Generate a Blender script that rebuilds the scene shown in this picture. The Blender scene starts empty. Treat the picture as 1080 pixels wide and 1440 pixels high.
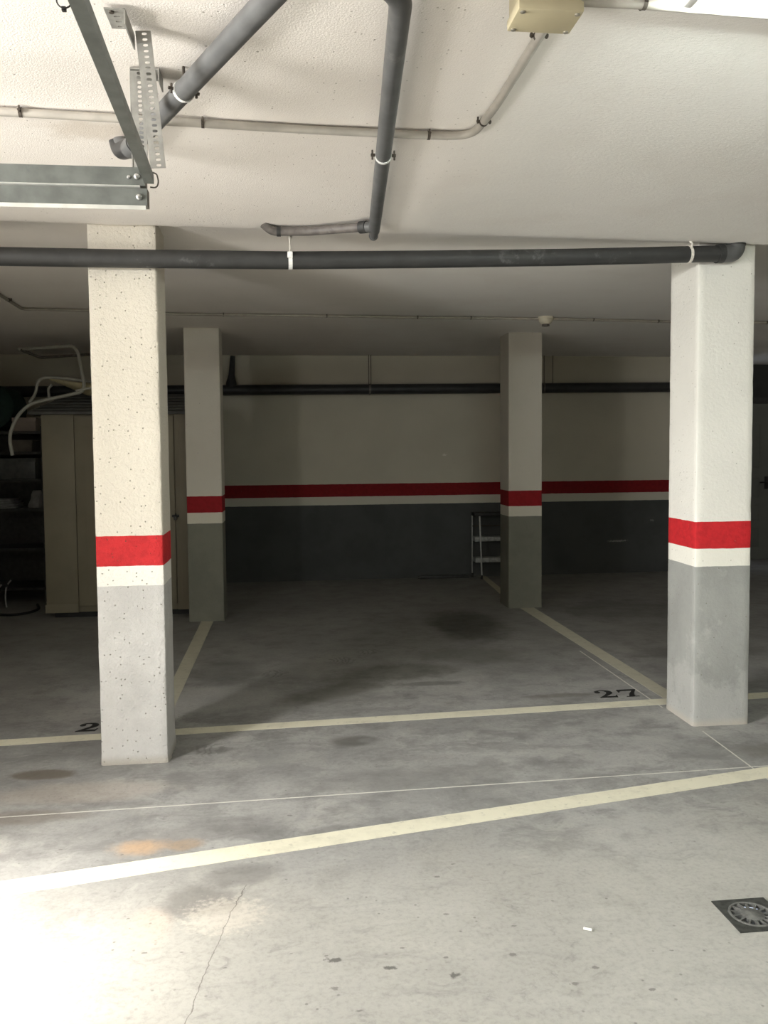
import bpy, bmesh, math, random
from mathutils import Vector, Matrix, noise
random.seed(7)
PI = math.pi
SC = bpy.context.scene
COL = SC.collection

# ------------------------------------------------------------------ materials
class G:
    """small node-graph helper"""
    def __init__(s, name):
        s.m = bpy.data.materials.new(name); s.m.use_nodes = True
        s.t = s.m.node_tree; s.n = s.t.nodes; s.l = s.t.links
        s.b = s.n['Principled BSDF']
    def node(s, typ, **kw):
        n = s.n.new(typ)
        for k, v in kw.items(): setattr(n, k, v)
        return n
    def put(s, sock, v):
        if hasattr(v, 'is_output') or hasattr(v, 'links'): s.l.new(v, sock)
        else: sock.default_value = v
    def pos(s): return s.node('ShaderNodeNewGeometry').outputs['Position']
    def obj(s): return s.node('ShaderNodeTexCoord').outputs['Object']
    def math(s, op, a, b=0.0, c=0.0, clamp=False):
        n = s.node('ShaderNodeMath', operation=op); n.use_clamp = clamp
        s.put(n.inputs[0], a); s.put(n.inputs[1], b); s.put(n.inputs[2], c)
        return n.outputs[0]
    def vmath(s, op, a, b=(0, 0, 0)):
        n = s.node('ShaderNodeVectorMath', operation=op)
        s.put(n.inputs[0], a); s.put(n.inputs[1], b)
        return n.outputs[1] if op in ('LENGTH', 'DOT_PRODUCT', 'DISTANCE') else n.outputs[0]
    def noise(s, vec, scale, detail=4, rough=.55, dist=0.0, color=False):
        n = s.node('ShaderNodeTexNoise')
        s.put(n.inputs['Vector'], vec); n.inputs['Scale'].default_value = scale
        n.inputs['Detail'].default_value = detail; n.inputs['Roughness'].default_value = rough
        n.inputs['Distortion'].default_value = dist
        return n.outputs['Color' if color else 'Fac']
    def vor(s, vec, scale, out='Distance', rnd=1.0):
        n = s.node('ShaderNodeTexVoronoi'); s.put(n.inputs['Vector'], vec)
        n.inputs['Scale'].default_value = scale; n.inputs['Randomness'].default_value = rnd
        return n.outputs[out]
    def sstep(s, v, a, b, o0=0.0, o1=1.0):
        n = s.node('ShaderNodeMapRange', interpolation_type='SMOOTHSTEP')
        s.put(n.inputs['Value'], v); n.inputs['From Min'].default_value = a; n.inputs['From Max'].default_value = b
        n.inputs['To Min'].default_value = o0; n.inputs['To Max'].default_value = o1
        return n.outputs['Result']
    def mix(s, f, a, b, mode='MIX'):
        n = s.node('ShaderNodeMix', data_type='RGBA', blend_type=mode)
        s.put(n.inputs[0], f); s.put(n.inputs[6], rgba(a)); s.put(n.inputs[7], rgba(b))
        return n.outputs[2]
    def sep(s, v):
        n = s.node('ShaderNodeSeparateXYZ'); s.put(n.inputs[0], v); return n.outputs
    def bump(s, h, strength=.3, dist=.005, normal=None):
        n = s.node('ShaderNodeBump'); s.put(n.inputs['Height'], h)
        n.inputs['Strength'].default_value = strength; n.inputs['Distance'].default_value = dist
        if normal is not None: s.put(n.inputs['Normal'], normal)
        return n.outputs['Normal']
    def out(s, col=None, rough=None, normal=None, metal=None, spec=None):
        if col is not None: s.put(s.b.inputs['Base Color'], rgba(col))
        if rough is not None: s.put(s.b.inputs['Roughness'], rough)
        if normal is not None: s.put(s.b.inputs['Normal'], normal)
        if metal is not None: s.b.inputs['Metallic'].default_value = metal
        if spec is not None: s.b.inputs['Specular IOR Level'].default_value = spec
        return s.m

def rgba(c):
    if isinstance(c, (tuple, list)) and len(c) == 3: return (*c, 1.0)
    return c

def simple(name, col, rough=.5, metal=0.0, var=.12, scale=25, bump=.0, spec=.5, dirt=None):
    g = G(name); p = g.obj()
    n = g.noise(p, scale, 5)
    dark = tuple(c * (1 - var) for c in col); lite = tuple(min(1, c * (1 + var)) for c in col)
    c = g.mix(g.sstep(n, .3, .7), dark, lite)
    if dirt:
        c = g.mix(g.sstep(g.noise(p, scale * .6, 6, .7), .58, .7), c, dirt)
    nm = g.bump(g.noise(p, scale * 6, 3), bump, .002) if bump else None
    return g.out(c, rough, nm, metal, spec)

# band heights shared by pillars and the back wall
Z_GREY, Z_WHITE, Z_RED = .8348, .9265, 1.0659

def banded(name, white, red, grey, stripe, pits=.5, bumpy=.5, wear=True, chips=()):
    g = G(name); p = g.pos(); x, y, z = g.sep(p)[0], g.sep(p)[1], g.sep(p)[2]
    wob = g.math('MULTIPLY', g.math('SUBTRACT', g.noise(p, 14, 3), .5), .006)
    zz = g.math('ADD', z, wob)
    big = g.noise(p, 1.7, 4); fine = g.noise(p, 30, 5)
    w = g.mix(g.sstep(big, .35, .7), white, tuple(c * .93 for c in white))
    gr = g.mix(g.sstep(g.noise(p, 2.6, 6, .65), .4, .66), grey, tuple(c * .84 for c in grey))
    if wear:   # whitish scuffed and damp patches low on the pillar
        low = g.sstep(z, .42, .05)
        pt = g.sstep(g.math('ADD', g.noise(p, 3.2, 6, .7), g.math('MULTIPLY', low, .16)), .55, .66)
        gr = g.mix(g.math('MULTIPLY', pt, .28), gr, (.60, .59, .57))
        gr = g.mix(g.sstep(z, .05, .0), gr, (.46, .43, .38))
    c = g.mix(g.math('GREATER_THAN', zz, Z_GREY), gr, stripe)
    c = g.mix(g.math('GREATER_THAN', zz, Z_WHITE), c, g.mix(g.sstep(fine, .35, .7), red, tuple(k * .82 for k in red)))
    c = g.mix(g.math('GREATER_THAN', zz, Z_RED), c, w)
    for (cx, cz, rx, rz, col) in chips:
        dx = g.math('DIVIDE', g.math('SUBTRACT', x, cx), rx); dz = g.math('DIVIDE', g.math('SUBTRACT', z, cz), rz)
        d = g.math('SQRT', g.math('ADD', g.math('MULTIPLY', dx, dx), g.math('MULTIPLY', dz, dz)))
        d = g.math('ADD', d, g.math('MULTIPLY', g.math('SUBTRACT', g.noise(p, 40, 5, .7), .5), 2.4))
        c = g.mix(g.sstep(d, .75, .45), c, col)
    v = g.vor(p, 46); sel = g.sep(g.vor(p, 46, 'Color'))[0]
    pit = g.math('MULTIPLY', g.sstep(v, .17, .08), g.math('GREATER_THAN', sel, 1 - .3 * pits))
    c = g.mix(g.math('MULTIPLY', pit, .62), c, (.20, .17, .13))
    h = g.math('ADD', g.math('MULTIPLY', g.noise(p, 70, 6, .6), .8), g.math('MULTIPLY', g.noise(p, 9, 3), .8))
    h = g.math('SUBTRACT', h, g.math('MULTIPLY', pit, .8))
    return g.out(c, .8, g.bump(h, bumpy, .008), spec=.25)

def ceiling_mat():
    g = G('ceiling_plaster'); p = g.pos(); x, y, z = g.sep(p)
    big = g.noise(p, .9, 4)
    warm = (.90, .85, .795); cool = (.90, .875, .83)
    side = g.sstep(g.math('ADD', x, g.math('MULTIPLY', g.math('SUBTRACT', big, .5), .5)), .35, .85)
    c = g.mix(side, warm, cool)
    c = g.mix(g.math('MULTIPLY', g.sstep(g.noise(p, 2.3, 6, .6), .45, .7), .28), c, (.80, .75, .69))
    # brown dust mark where the diagonal waste pipe meets the slab
    d = g.vmath('LENGTH', g.vmath('MULTIPLY', g.vmath('SUBTRACT', p, (-.60, 2.80, 2.46)), (4.6, 9.0, 1.0)))
    c = g.mix(g.math('MULTIPLY', g.sstep(g.math('ADD', d, g.math('MULTIPLY', g.math('SUBTRACT', g.noise(p, 14, 5), .5), 1.2)), 1.0, .3), .35), c, (.50, .40, .29))
    amt = g.math('MULTIPLY', g.sstep(x, .85, .45), g.sstep(y, 4.4, 3.9))
    v = g.vor(p, 17); sel = g.sep(g.vor(p, 17, 'Color'))[0]
    pit = g.math('MULTIPLY', g.sstep(v, .075, .035), g.math('GREATER_THAN', sel, .72))
    v2 = g.vor(p, 62); sel2 = g.sep(g.vor(p, 62, 'Color'))[0]
    pit2 = g.math('MULTIPLY', g.sstep(v2, .22, .10), g.math('GREATER_THAN', sel2, .88))
    pits = g.math('MULTIPLY', g.math('MAXIMUM', pit, g.math('MULTIPLY', pit2, .7)), amt)
    c = g.mix(g.math('MULTIPLY', pits, .62), c, (.24, .19, .14))
    pop = g.math('ADD', g.math('MULTIPLY', g.noise(p, 190, 3, .6), .6), g.math('MULTIPLY', g.noise(p, 5, 3), .5))
    sm = g.math('ADD', g.math('MULTIPLY', g.noise(g.vmath('MULTIPLY', p, (1, 1.9, 1)), 75, 5, .72), 1.1), g.math('MULTIPLY', g.noise(p, 4, 4), 1.0))
    hgt = g.math('ADD', g.math('MULTIPLY', pop, g.math('SUBTRACT', 1.0, side)), g.math('MULTIPLY', sm, side))
    hgt = g.math('SUBTRACT', hgt, pits)
    return g.out(c, .85, g.bump(hgt, .5, .0055), spec=.2)

def floor_mat():
    g = G('garage_concrete'); p = g.pos(); x, y, z = g.sep(p)
    warp = g.vmath('ADD', p, g.vmath('MULTIPLY', g.vmath('SUBTRACT', g.noise(p, 3.0, 4, .6, color=True), (.5, .5, .5)), (.35, .25, 0)))
    n1 = g.noise(warp, 1.1, 7, .62); n2 = g.noise(p, 5.0, 8, .7); n3 = g.noise(p, 55, 4, .7)
    c = g.mix(g.sstep(n1, .36, .64), (.265, .264, .258), (.395, .392, .378))
    c = g.mix(g.math('MULTIPLY', g.sstep(n2, .48, .68), .62), c, (.19, .188, .182))
    # the warmer, paler driving lane nearer the ramp, the greyer worn lane and the oily bays, their tone deepened for the dim rear
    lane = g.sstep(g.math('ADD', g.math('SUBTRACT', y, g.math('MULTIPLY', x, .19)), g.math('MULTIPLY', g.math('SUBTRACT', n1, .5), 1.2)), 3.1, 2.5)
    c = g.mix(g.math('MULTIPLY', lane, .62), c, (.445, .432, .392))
    c = g.mix(g.math('MULTIPLY', g.sstep(g.noise(warp, 2.4, 8, .7), .5, .74), .42), c, (.47, .455, .415))
    n4 = g.noise(warp, 13, 7, .72)
    c = g.mix(g.math('MULTIPLY', g.math('MULTIPLY', g.sstep(n4, .54, .70), g.sstep(n1, .62, .40)), .55), c, (.17, .168, .16))
    c = g.mix(g.math('MULTIPLY', g.sstep(n4, .46, .32), .25), c, (.52, .505, .465))
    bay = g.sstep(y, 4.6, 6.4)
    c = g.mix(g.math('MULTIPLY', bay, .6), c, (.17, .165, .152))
    # sweeping streaks across the lanes
    st = g.noise(g.vmath('MULTIPLY', warp, (1.0, 5.5, 1.0)), 1.7, 7, .7)
    c = g.mix(g.math('MULTIPLY', g.sstep(st, .54, .74), .45), c, (.19, .187, .18))
    shared = {k: g.noise(p, k, 5, .68) for k in (4, 9, 45)}
    zone = g.math('MULTIPLY', g.sstep(y, 2.75, 3.1), g.sstep(y, 5.4, 4.6))
    n5 = g.noise(g.vmath('MULTIPLY', warp, (1.0, 1.9, 1.0)), 2.6, 7, .68)
    c = g.mix(g.math('MULTIPLY', g.math('MULTIPLY', g.sstep(n5, .47, .66), zone), .62), c, (.165, .163, .158))
    def blob(cx, cy, rx, ry, col, amt, rag=.9, sc=9, rot=0.0, soft=.55):
        nonlocal c
        nz = shared[4 if sc < 6.5 else 9 if sc < 20 else 45]
        q = g.vmath('SUBTRACT', p, (cx, cy, 0))
        if rot:
            m = g.node('ShaderNodeVectorRotate', rotation_type='Z_AXIS'); g.put(m.inputs['Vector'], q); m.inputs['Angle'].default_value = -rot
            q = m.outputs[0]
        d = g.vmath('LENGTH', g.vmath('MULTIPLY', q, (1 / rx, 1 / ry, 0)))
        d = g.math('ADD', d, g.math('MULTIPLY', g.math('SUBTRACT', nz, .5), rag))
        c = g.mix(g.math('MULTIPLY', g.sstep(d, 1.0, 1.0 - soft), amt), c, col)
    OIL = (.060, .058, .050)
    blob(-.45, 4.95, .50, .32, (.43, .425, .415), .6, .8, 5)  # lit floor wedge beside the near left pillar, lightened in the colour
    blob(.05, 5.55, .5, .25, (.30, .295, .28), .5, .9, 5)
    blob(1.42, 6.75, .40, .75, OIL, .80, .9, 4)
    blob(.62, 5.35, .62, .30, (.085, .083, .066), .60, 1.1, 4, .25)  # this and the next: greenish stains, strengthened to deepen the pillar's shadow
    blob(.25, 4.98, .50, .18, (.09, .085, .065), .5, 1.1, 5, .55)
    blob(1.25, 5.75, .50, .30, (.12, .118, .10), .5, 1.1, 4)
    blob(-.45, 5.55, .30, .35, (.13, .13, .125), .45, 1.2, 5)
    blob(.85, 5.08, .28, .06, OIL, .45, 1.2, 7)
    blob(1.55, 4.72, .26, .05, (.13, .12, .10), .5, 1.1, 7)
    blob(.30, 4.12, .15, .09, (.12, .115, .105), .75, .7, 9)
    blob(.36, 4.12, .05, .045, (.24, .24, .235), .6, .6, 14)
    blob(-1.125, 3.87, .175, .072, (.145, .122, .095), .82, .75, 9, -.03, .35)
    blob(-.37, 4.08, .13, .05, (.15, .148, .14), .6, 1.0, 11, .2)
    blob(-.30, 3.22, .35, .13, (.17, .165, .16), .45, 1.1, 6, .2)
    blob(.40, 3.62, .55, .14, (.19, .187, .18), .45, 1.2, 5, .06)
    blob(-1.05, 3.42, .35, .09, (.21, .18, .15), .55, 1.1, 5)
    blob(-.9, 3.65, .45, .15, (.44, .39, .34), .5, 1.0, 5)
    blob(-.56, 3.10, .15, .085, (.50, .335, .20), .75, 1.1, 9, .1, .8)
    blob(-.40, 3.10, .09, .06, (.36, .26, .17), .6, .9, 10)
    blob(-.30, 2.70, .16, .14, (.145, .138, .13), .62, 1.0, 7)
    blob(-.22, 2.60, .16, .13, (.62, .57, .50), .45, 2.1, 30)
    blob(-.18, 2.85, .16, .10, (.16, .155, .15), .55, .9, 7, .2)
    blob(-.45, 2.55, .10, .14, (.66, .50, .40), .30, .8, 6)
    blob(2.35, 3.72, .35, .12, (.19, .18, .16), .5, 1.1, 6)
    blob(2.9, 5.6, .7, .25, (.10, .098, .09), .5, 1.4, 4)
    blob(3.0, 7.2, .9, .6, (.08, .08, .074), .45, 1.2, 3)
    for (cx, cy, r) in [(.103, 2.327, .017), (.085, 2.35, .008), (.435, 2.214, .016), (.425, 2.30, .010), (-.439, 2.43, .009),
                        (-.014, 2.373, .009), (.47, 2.52, .012), (.31, 2.36, .010), (.26, 2.27, .014), (.62, 2.29, .018), (.66, 2.43, .010),
                        (.83, 2.20, .016), (.75, 2.14, .018), (.10, 2.20, .016), (-.20, 2.33, .008), (-.33, 2.42, .008), (.48, 2.75, .014),
                        (.55, 2.83, .013), (.16, 2.10, .013), (-.52, 2.62, .009), (-.62, 3.05, .010), (.95, 2.09, .013), (1.08, 2.25, .009),
                        (1.60, 3.43, .020), (-.02, 3.30, .014), (-.85, 3.12, .010), (-.70, 3.02, .008), (.36, 2.25, .008)]:
        big_ = cx in (.103, .435, .26)
        blob(cx, cy, r * (1.5 if big_ else .9), r * (.8 if big_ else .5), (.10, .096, .088), .85 if big_ else .6, 3.2, 45)
    for (cx, cy, ox, r0) in ((-.40, 4.09, .10, .11), (.33, 5.72, .14, .13), (-.12, 5.45, .12, .12), (.55, 5.95, .13, .11)):
        q = g.vmath('SUBTRACT', warp, (cx - ox, cy, 0)); dd = g.vmath('LENGTH', g.vmath('MULTIPLY', q, (1, .8, 0)))
        ring = g.sstep(g.math('SINE', g.math('MULTIPLY', dd, 170.0)), -.2, .8)
        near = g.sstep(g.vmath('LENGTH', g.vmath('SUBTRACT', p, (cx, cy, 0))), r0, r0 * .5)
        c = g.mix(g.math('MULTIPLY', g.math('MULTIPLY', ring, near), .45), c, (.10, .098, .09))
    # hairline crack
    pts = [(-.165, 2.78), (-.205, 2.60), (-.225, 2.47), (-.255, 2.33), (-.268, 2.20), (-.30, 2.02)]
    wx = g.math('ADD', x, g.math('MULTIPLY', g.math('SUBTRACT', g.noise(p, 22, 4), .5), .03))
    seg = None
    for (ax, ay), (bx, by) in zip(pts, pts[1:]):
        t = g.math('DIVIDE', g.math('SUBTRACT', y, ay), by - ay, clamp=False)
        on = g.math('MULTIPLY', g.math('GREATER_THAN', t, 0.0), g.math('LESS_THAN', t, 1.0))
        d = g.math('ABSOLUTE', g.math('SUBTRACT', wx, g.math('ADD', g.math('MULTIPLY', t, bx - ax), ax)))
        k = g.math('MULTIPLY', on, g.sstep(d, .0022, .0006)); seg = k if seg is None else g.math('MAXIMUM', seg, k)
    c = g.mix(g.math('MULTIPLY', seg, .7), c, (.10, .09, .08))
    # fine grit and pin holes
    v = g.vor(p, 34); sel = g.sep(g.vor(p, 34, 'Color'))[0]
    grit = g.math('MULTIPLY', g.sstep(v, .20, .08), g.math('GREATER_THAN', sel, .74))
    grit = g.math('MULTIPLY', grit, g.sstep(g.noise(p, 2.2, 3), .42, .6))
    c = g.mix(g.math('MULTIPLY', grit, .6), c, (.13, .125, .115))
    c = g.mix(g.math('MULTIPLY', g.sstep(n3, .42, .72), .28), c, (.16, .155, .15))
    h = g.math('ADD', g.math('MULTIPLY', n3, .5), g.math('MULTIPLY', n2, .6))
    r = g.sstep(n2, .3, .7, .50, .72)
    return g.out(c, r, g.bump(g.math('SUBTRACT', h, g.math('MULTIPLY', grit, .5)), .25, .004), spec=.32)

def line_mat(name, col, dirt):
    g = G(name); p = g.pos()
    c = g.mix(g.sstep(g.noise(p, 7, 6, .7), .45, .68), col, tuple(k * .88 for k in col))
    c = g.mix(g.math('MULTIPLY', g.sstep(g.noise(p, 26, 6, .72), .56, .70), dirt), c, (.24, .23, .20))
    return g.out(c, .7, g.bump(g.noise(p, 60, 4), .2, .002), spec=.3)

WHITE = (.80, .765, .68)
M = {}
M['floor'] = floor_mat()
M['ceiling'] = ceiling_mat()
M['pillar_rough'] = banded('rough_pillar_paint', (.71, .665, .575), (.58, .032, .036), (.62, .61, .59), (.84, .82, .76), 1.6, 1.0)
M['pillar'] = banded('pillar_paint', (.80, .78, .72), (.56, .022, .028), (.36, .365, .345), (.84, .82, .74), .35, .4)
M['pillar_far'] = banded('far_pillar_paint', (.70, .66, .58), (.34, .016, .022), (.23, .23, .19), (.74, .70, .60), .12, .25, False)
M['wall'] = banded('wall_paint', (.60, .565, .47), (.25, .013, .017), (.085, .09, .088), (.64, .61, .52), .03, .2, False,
                   [(3.76, .37, .17, .018, (.26, .26, .25)), (1.727, 1.376, .035, .02, (.75, .72, .65)), (4.16, .60, .03, .02, (.2, .2, .2))])
M['line'] = line_mat('cream_line_paint', (.72, .69, .555), .36)
M['line_old'] = line_mat('worn_line_paint', (.52, .50, .40), .55)
M['joint'] = line_mat('joint_sealant', (.62, .61, .56), .55)
M['black_paint'] = simple('stencil_black', (.012, .012, .012), .7, var=.3)
M['pvc'] = simple('grey_pvc', (.034, .034, .033), .55, var=.14, scale=12, bump=.08, dirt=(.10, .10, .098))
M['pvc_light'] = simple('light_grey_pvc', (.105, .106, .105), .45, var=.14, scale=12, bump=.08, dirt=(.16, .158, .15))
M['pvc_dark'] = simple('dark_pvc', (.030, .031, .032), .40, var=.2, scale=9)
M['clay_pipe'] = simple('grimy_grey_pvc', (.125, .112, .102), .55, var=.3, scale=22, bump=.2, dirt=(.28, .26, .235))
M['conduit'] = simple('conduit_plastic', (.42, .39, .345), .5, var=.10, scale=14)
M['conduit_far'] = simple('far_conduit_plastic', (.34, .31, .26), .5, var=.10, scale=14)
M['white_plaster'] = simple('plaster_white', (.74, .70, .63), .85, var=.15, scale=60, bump=.6)
M['steel_dark'] = simple('dark_clip_steel', (.10, .085, .07), .5, metal=.6, var=.3, scale=60)
M['steel'] = simple('bracket_zinc', (.33, .325, .30), .5, metal=.3, var=.14, scale=30, bump=.1)
M['track'] = simple('galvanised_track', (.135, .145, .133), .48, metal=.3, var=.20, scale=18, bump=.06, dirt=(.09, .10, .10))
M['lit_edge'] = simple('lit_edge_zinc', (.62, .62, .58), .4, metal=.3, var=.1)  # pale colour stands for floor bounce on the track undersides
M['rivet'] = simple('rivet_steel', (.50, .50, .49), .3, metal=.8, var=.1)
M['box'] = simple('beige_box_plastic', (.50, .44, .29), .45, var=.05, scale=6)
M['screw'] = simple('screw_steel', (.45, .42, .36), .35, metal=.7)
M['black'] = simple('black_plastic', (.012, .012, .012), .5, var=.3)
M['iron'] = simple('drain_iron', (.050, .052, .048), .55, metal=.25, var=.35, scale=50, bump=.3)
M['iron_lite'] = simple('drain_grate_iron', (.13, .13, .122), .65, metal=.15, var=.25, scale=70, bump=.2)
M['cabinet'] = simple('beige_resin', (.24, .21, .15), .55, var=.08, scale=3)
M['cab_lid'] = simple('grey_resin', (.09, .09, .085), .6, var=.2, scale=8)
M['tube_white'] = simple('white_enamel_tube', (.34, .33, .285), .35, var=.1)
M['canvas'] = simple('cream_canvas', (.42, .36, .22), .85, var=.15, scale=12, bump=.2)
M['alu'] = simple('aluminium', (.62, .63, .62), .3, metal=.7, var=.1)
M['tread'] = simple('ribbed_tread', (.42, .44, .43), .5, metal=.2, var=.25, scale=40)
M['shelf'] = simple('dark_shelving', (.035, .035, .033), .5, var=.3)
M['carton'] = simple('pale_carton', (.34, .29, .26), .8, var=.1, scale=8)
M['carton_dark'] = simple('brown_carton', (.13, .115, .10), .8, var=.2, scale=8)
M['bin'] = simple('smoky_plastic', (.07, .075, .075), .3, var=.2)
M['cloth'] = simple('pale_cloth', (.24, .245, .24), .9, var=.2, scale=15, bump=.3)
M['green'] = simple('dark_green_foam', (.010, .030, .024), .8, var=.2)
M['foam'] = simple('pale_foam', (.30, .33, .33), .8, var=.1)
M['door'] = simple('pale_door_paint', (.11, .115, .10), .5, var=.06, scale=4)
M['detector'] = simple('detector_plastic', (.62, .57, .44), .5, var=.06)
M['butt'] = simple('white_paper', (.85, .84, .80), .8, var=.05)
M['white_strap'] = simple('white_strap', (.80, .80, .77), .5, var=.08, scale=60)
M['recess_wall'] = simple('recess_shade_tone', (.035, .037, .034), .8, var=.1, scale=4)  # near-black colour puts the recess's darkness into the wall
M['plain_wall'] = simple('plain_wall_paint', (.62, .60, .54), .8, var=.06, scale=4)
g = G('lamp_diffuser'); g.out((.9, .95, .9), .4)
g.b.inputs['Emission Color'].default_value = (.90, 1.0, .93, 1); g.b.inputs['Emission Strength'].default_value = 66
M['lamp'] = g.m
M['lamp_body'] = simple('lamp_housing', (.75, .76, .73), .4, var=.04)

# ------------------------------------------------------------------ mesh helpers
def box(bm, x0, x1, y0, y1, z0, z1, bev=0.0, mat=None):
    r = bmesh.ops.create_cube(bm, size=1.0)
    vs = r['verts']
    for v in vs:
        v.co = Vector((x0 + (v.co.x + .5) * (x1 - x0), y0 + (v.co.y + .5) * (y1 - y0), z0 + (v.co.z + .5) * (z1 - z0)))
        if mat: v.co = mat @ v.co
    if bev > 0:
        es = list({e for v in vs for e in v.link_edges})
        bmesh.ops.bevel(bm, geom=es, offset=bev, segments=2, affect='EDGES', profile=.6)
    return bm

def fillet(pts, r, n=6):
    pts = [Vector(p) for p in pts]; out = [pts[0]]
    for a, b, c in zip(pts, pts[1:], pts[2:]):
        u = (a - b); w = (c - b)
        k = min(r, u.length * .49, w.length * .49)
        p0 = b + u.normalized() * k; p1 = b + w.normalized() * k
        for i in range(n + 1):
            t = i / n
            out.append((1 - t) ** 2 * p0 + 2 * t * (1 - t) * b + t * t * p1)
    out.append(pts[-1]); return out

def tube(bm, pts, r, seg=16, caps=True, closed=False):
    pts = [Vector(p) for p in pts]; n = len(pts)
    rad = r if isinstance(r, (list, tuple)) else [r] * n
    rings = []; prev = None
    for i, p in enumerate(pts):
        if closed: t = pts[(i + 1) % n] - pts[i - 1]
        else: t = (pts[min(i + 1, n - 1)] - pts[max(i - 1, 0)])
        t = t.normalized()
        if prev is None:
            up = Vector((0, 0, 1)) if abs(t.z) < .9 else Vector((1, 0, 0))
            s = t.cross(up).normalized()
        else:
            s = (prev - t * prev.dot(t)).normalized()
        prev = s; u = s.cross(t)
        rings.append([bm.verts.new(p + (s * math.cos(2 * PI * k / seg) + u * math.sin(2 * PI * k / seg)) * rad[i]) for k in range(seg)])
    m = n if closed else n - 1
    for i in range(m):
        a, b = rings[i], rings[(i + 1) % n]
        for k in range(seg):
            bm.faces.new((a[k], a[(k + 1) % seg], b[(k + 1) % seg], b[k]))
    if caps and not closed:
        bm.faces.new(rings[0][::-1]); bm.faces.new(rings[-1])
    return bm

def lathe(bm, prof, c, seg=28, axis='Z'):
    """profile [(r,h)] round an axis through c"""
    c = Vector(c); rings = []
    for r, h in prof:
        ring = []
        for k in range(seg):
            a = 2 * PI * k / seg
            if axis == 'Z': o = Vector((r * math.cos(a), r * math.sin(a), h))
            elif axis == 'Y': o = Vector((r * math.cos(a), h, r * math.sin(a)))
            else: o = Vector((h, r * math.cos(a), r * math.sin(a)))
            ring.append(bm.verts.new(c + o))
        rings.append(ring)
    for a, b in zip(rings, rings[1:]):
        for k in range(seg): bm.faces.new((a[k], a[(k + 1) % seg], b[(k + 1) % seg], b[k]))
    bm.faces.new(rings[0][::-1]); bm.faces.new(rings[-1])
    return bm

def prism(bm, poly, z0, z1, to=lambda p: p):
    """polygon [(u,v)] extruded from z0 to z1, mapped by to((u,v,w))"""
    a = [bm.verts.new(to((u, v, z0))) for u, v in poly]; b = [bm.verts.new(to((u, v, z1))) for u, v in poly]
    n = len(poly)
    bm.faces.new(a[::-1]); bm.faces.new(b)
    for i in range(n): bm.faces.new((a[i], a[(i + 1) % n], b[(i + 1) % n], b[i]))
    return bm

def NB(): return bmesh.new()

def link(name, bm, mat, parent=None, smooth=True, angle=40):
    bmesh.ops.recalc_face_normals(bm, faces=bm.faces)
    me = bpy.data.meshes.new(name); bm.to_mesh(me); bm.free()
    me.materials.append(M[mat] if isinstance(mat, str) else mat)
    if smooth:
        for p in me.polygons: p.use_smooth = True
        try: me.set_sharp_from_angle(angle=math.radians(angle))
        except Exception: pass
    o = bpy.data.objects.new(name, me); COL.objects.link(o)
    if parent is not None:
        o.parent = parent
        o.location = -parent.location if parent.type == 'EMPTY' else (0, 0, 0)
    return o

def recentre(o):
    """move a top-level mesh's origin to the middle of its base"""
    cs = [v.co for v in o.data.vertices]
    b = Vector(((min(c.x for c in cs) + max(c.x for c in cs)) / 2, (min(c.y for c in cs) + max(c.y for c in cs)) / 2, min(c.z for c in cs)))
    for v in o.data.vertices: v.co -= b
    o.location = b
    return o

def tag(o, label, cat, group=None):
    o['label'] = label; o['category'] = cat
    if group: o['group'] = group
    return o

def single(name, bm, mat, label, cat, group=None, smooth=True):
    return tag(recentre(link(name, bm, mat, None, smooth)), label, cat, group)

def thing(name, loc, label, cat, group=None):
    o = bpy.data.objects.new(name, None); COL.objects.link(o); o.location = loc
    o.empty_display_size = .1
    return tag(o, label, cat, group)

def struct(name, bm, mat, smooth=False, parent=None):
    o = link(name, bm, mat, parent, smooth)
    if parent is None: o['kind'] = 'structure'
    return o

# ------------------------------------------------------------------ the room
XL, XR, YF, YB, YR, H = -3.5, 7.0, -3.5, 9.2995, 10.15, 2.474
DRAIN = (1.408, 2.394); DH = .080

bm = NB()     # floor, with a square hole for the drain
xs = [XL - .3, DRAIN[0] - DH, DRAIN[0] + DH, XR + .3]; ys = [YF - .3, DRAIN[1] - DH, DRAIN[1] + DH, YR + .3]
vv = [[bm.verts.new((x, y, 0)) for x in xs] for y in ys]
for j in range(3):
    for i in range(3):
        if (i, j) != (1, 1): bm.faces.new((vv[j][i], vv[j][i + 1], vv[j + 1][i + 1], vv[j + 1][i]))
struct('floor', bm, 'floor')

def lip_y(x): return 3.940 + .0425 * (x + .73)
bm = NB()     # ceiling: the front bay is plastered a little thicker and ends in a soft lip along the pillars
prof = [(-7.6, 2.463), (-1.2, 2.463), (-.5, 2.463), (-.16, 2.462), (-.07, 2.4605), (-.035, 2.460), (-.018, 2.4615), (-.006, 2.466), (.0, 2.474), (.004, 2.484),
        (.03, 2.492), (.09, 2.4905), (.2, 2.483), (.4, 2.4765), (.8, 2.4755), (2.5, 2.476), (6.6, 2.4775)]
cols = [XL - .3 + i * .06 for i in range(int((XR - XL + .6) / .06) + 1)]
g_ = []
for i, x in enumerate(cols):
    row = []
    for k, (dy, z) in enumerate(prof):
        near = 1.0 if -.1 < dy < .1 else 0.0
        jy = near * .009 * noise.noise(Vector((x * 7, 3.1, 0))) + near * .006 * noise.noise(Vector((x * 30, 1.1, 0)))
        jz = .0025 * noise.noise(Vector((x * 5, dy * 5, 2)))
        row.append(bm.verts.new((x, lip_y(x) + dy + jy, z + jz)))
    g_.append(row)
for a, b in zip(g_, g_[1:]):
    for k in range(len(prof) - 1): bm.faces.new((a[k], b[k], b[k + 1], a[k + 1]))
r = bmesh.ops.extrude_face_region(bm, geom=bm.faces[:])
for v in r['geom']:
    if isinstance(v, bmesh.types.BMVert): v.co.z = 2.75
struct('ceiling', bm, 'ceiling', True)

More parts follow.
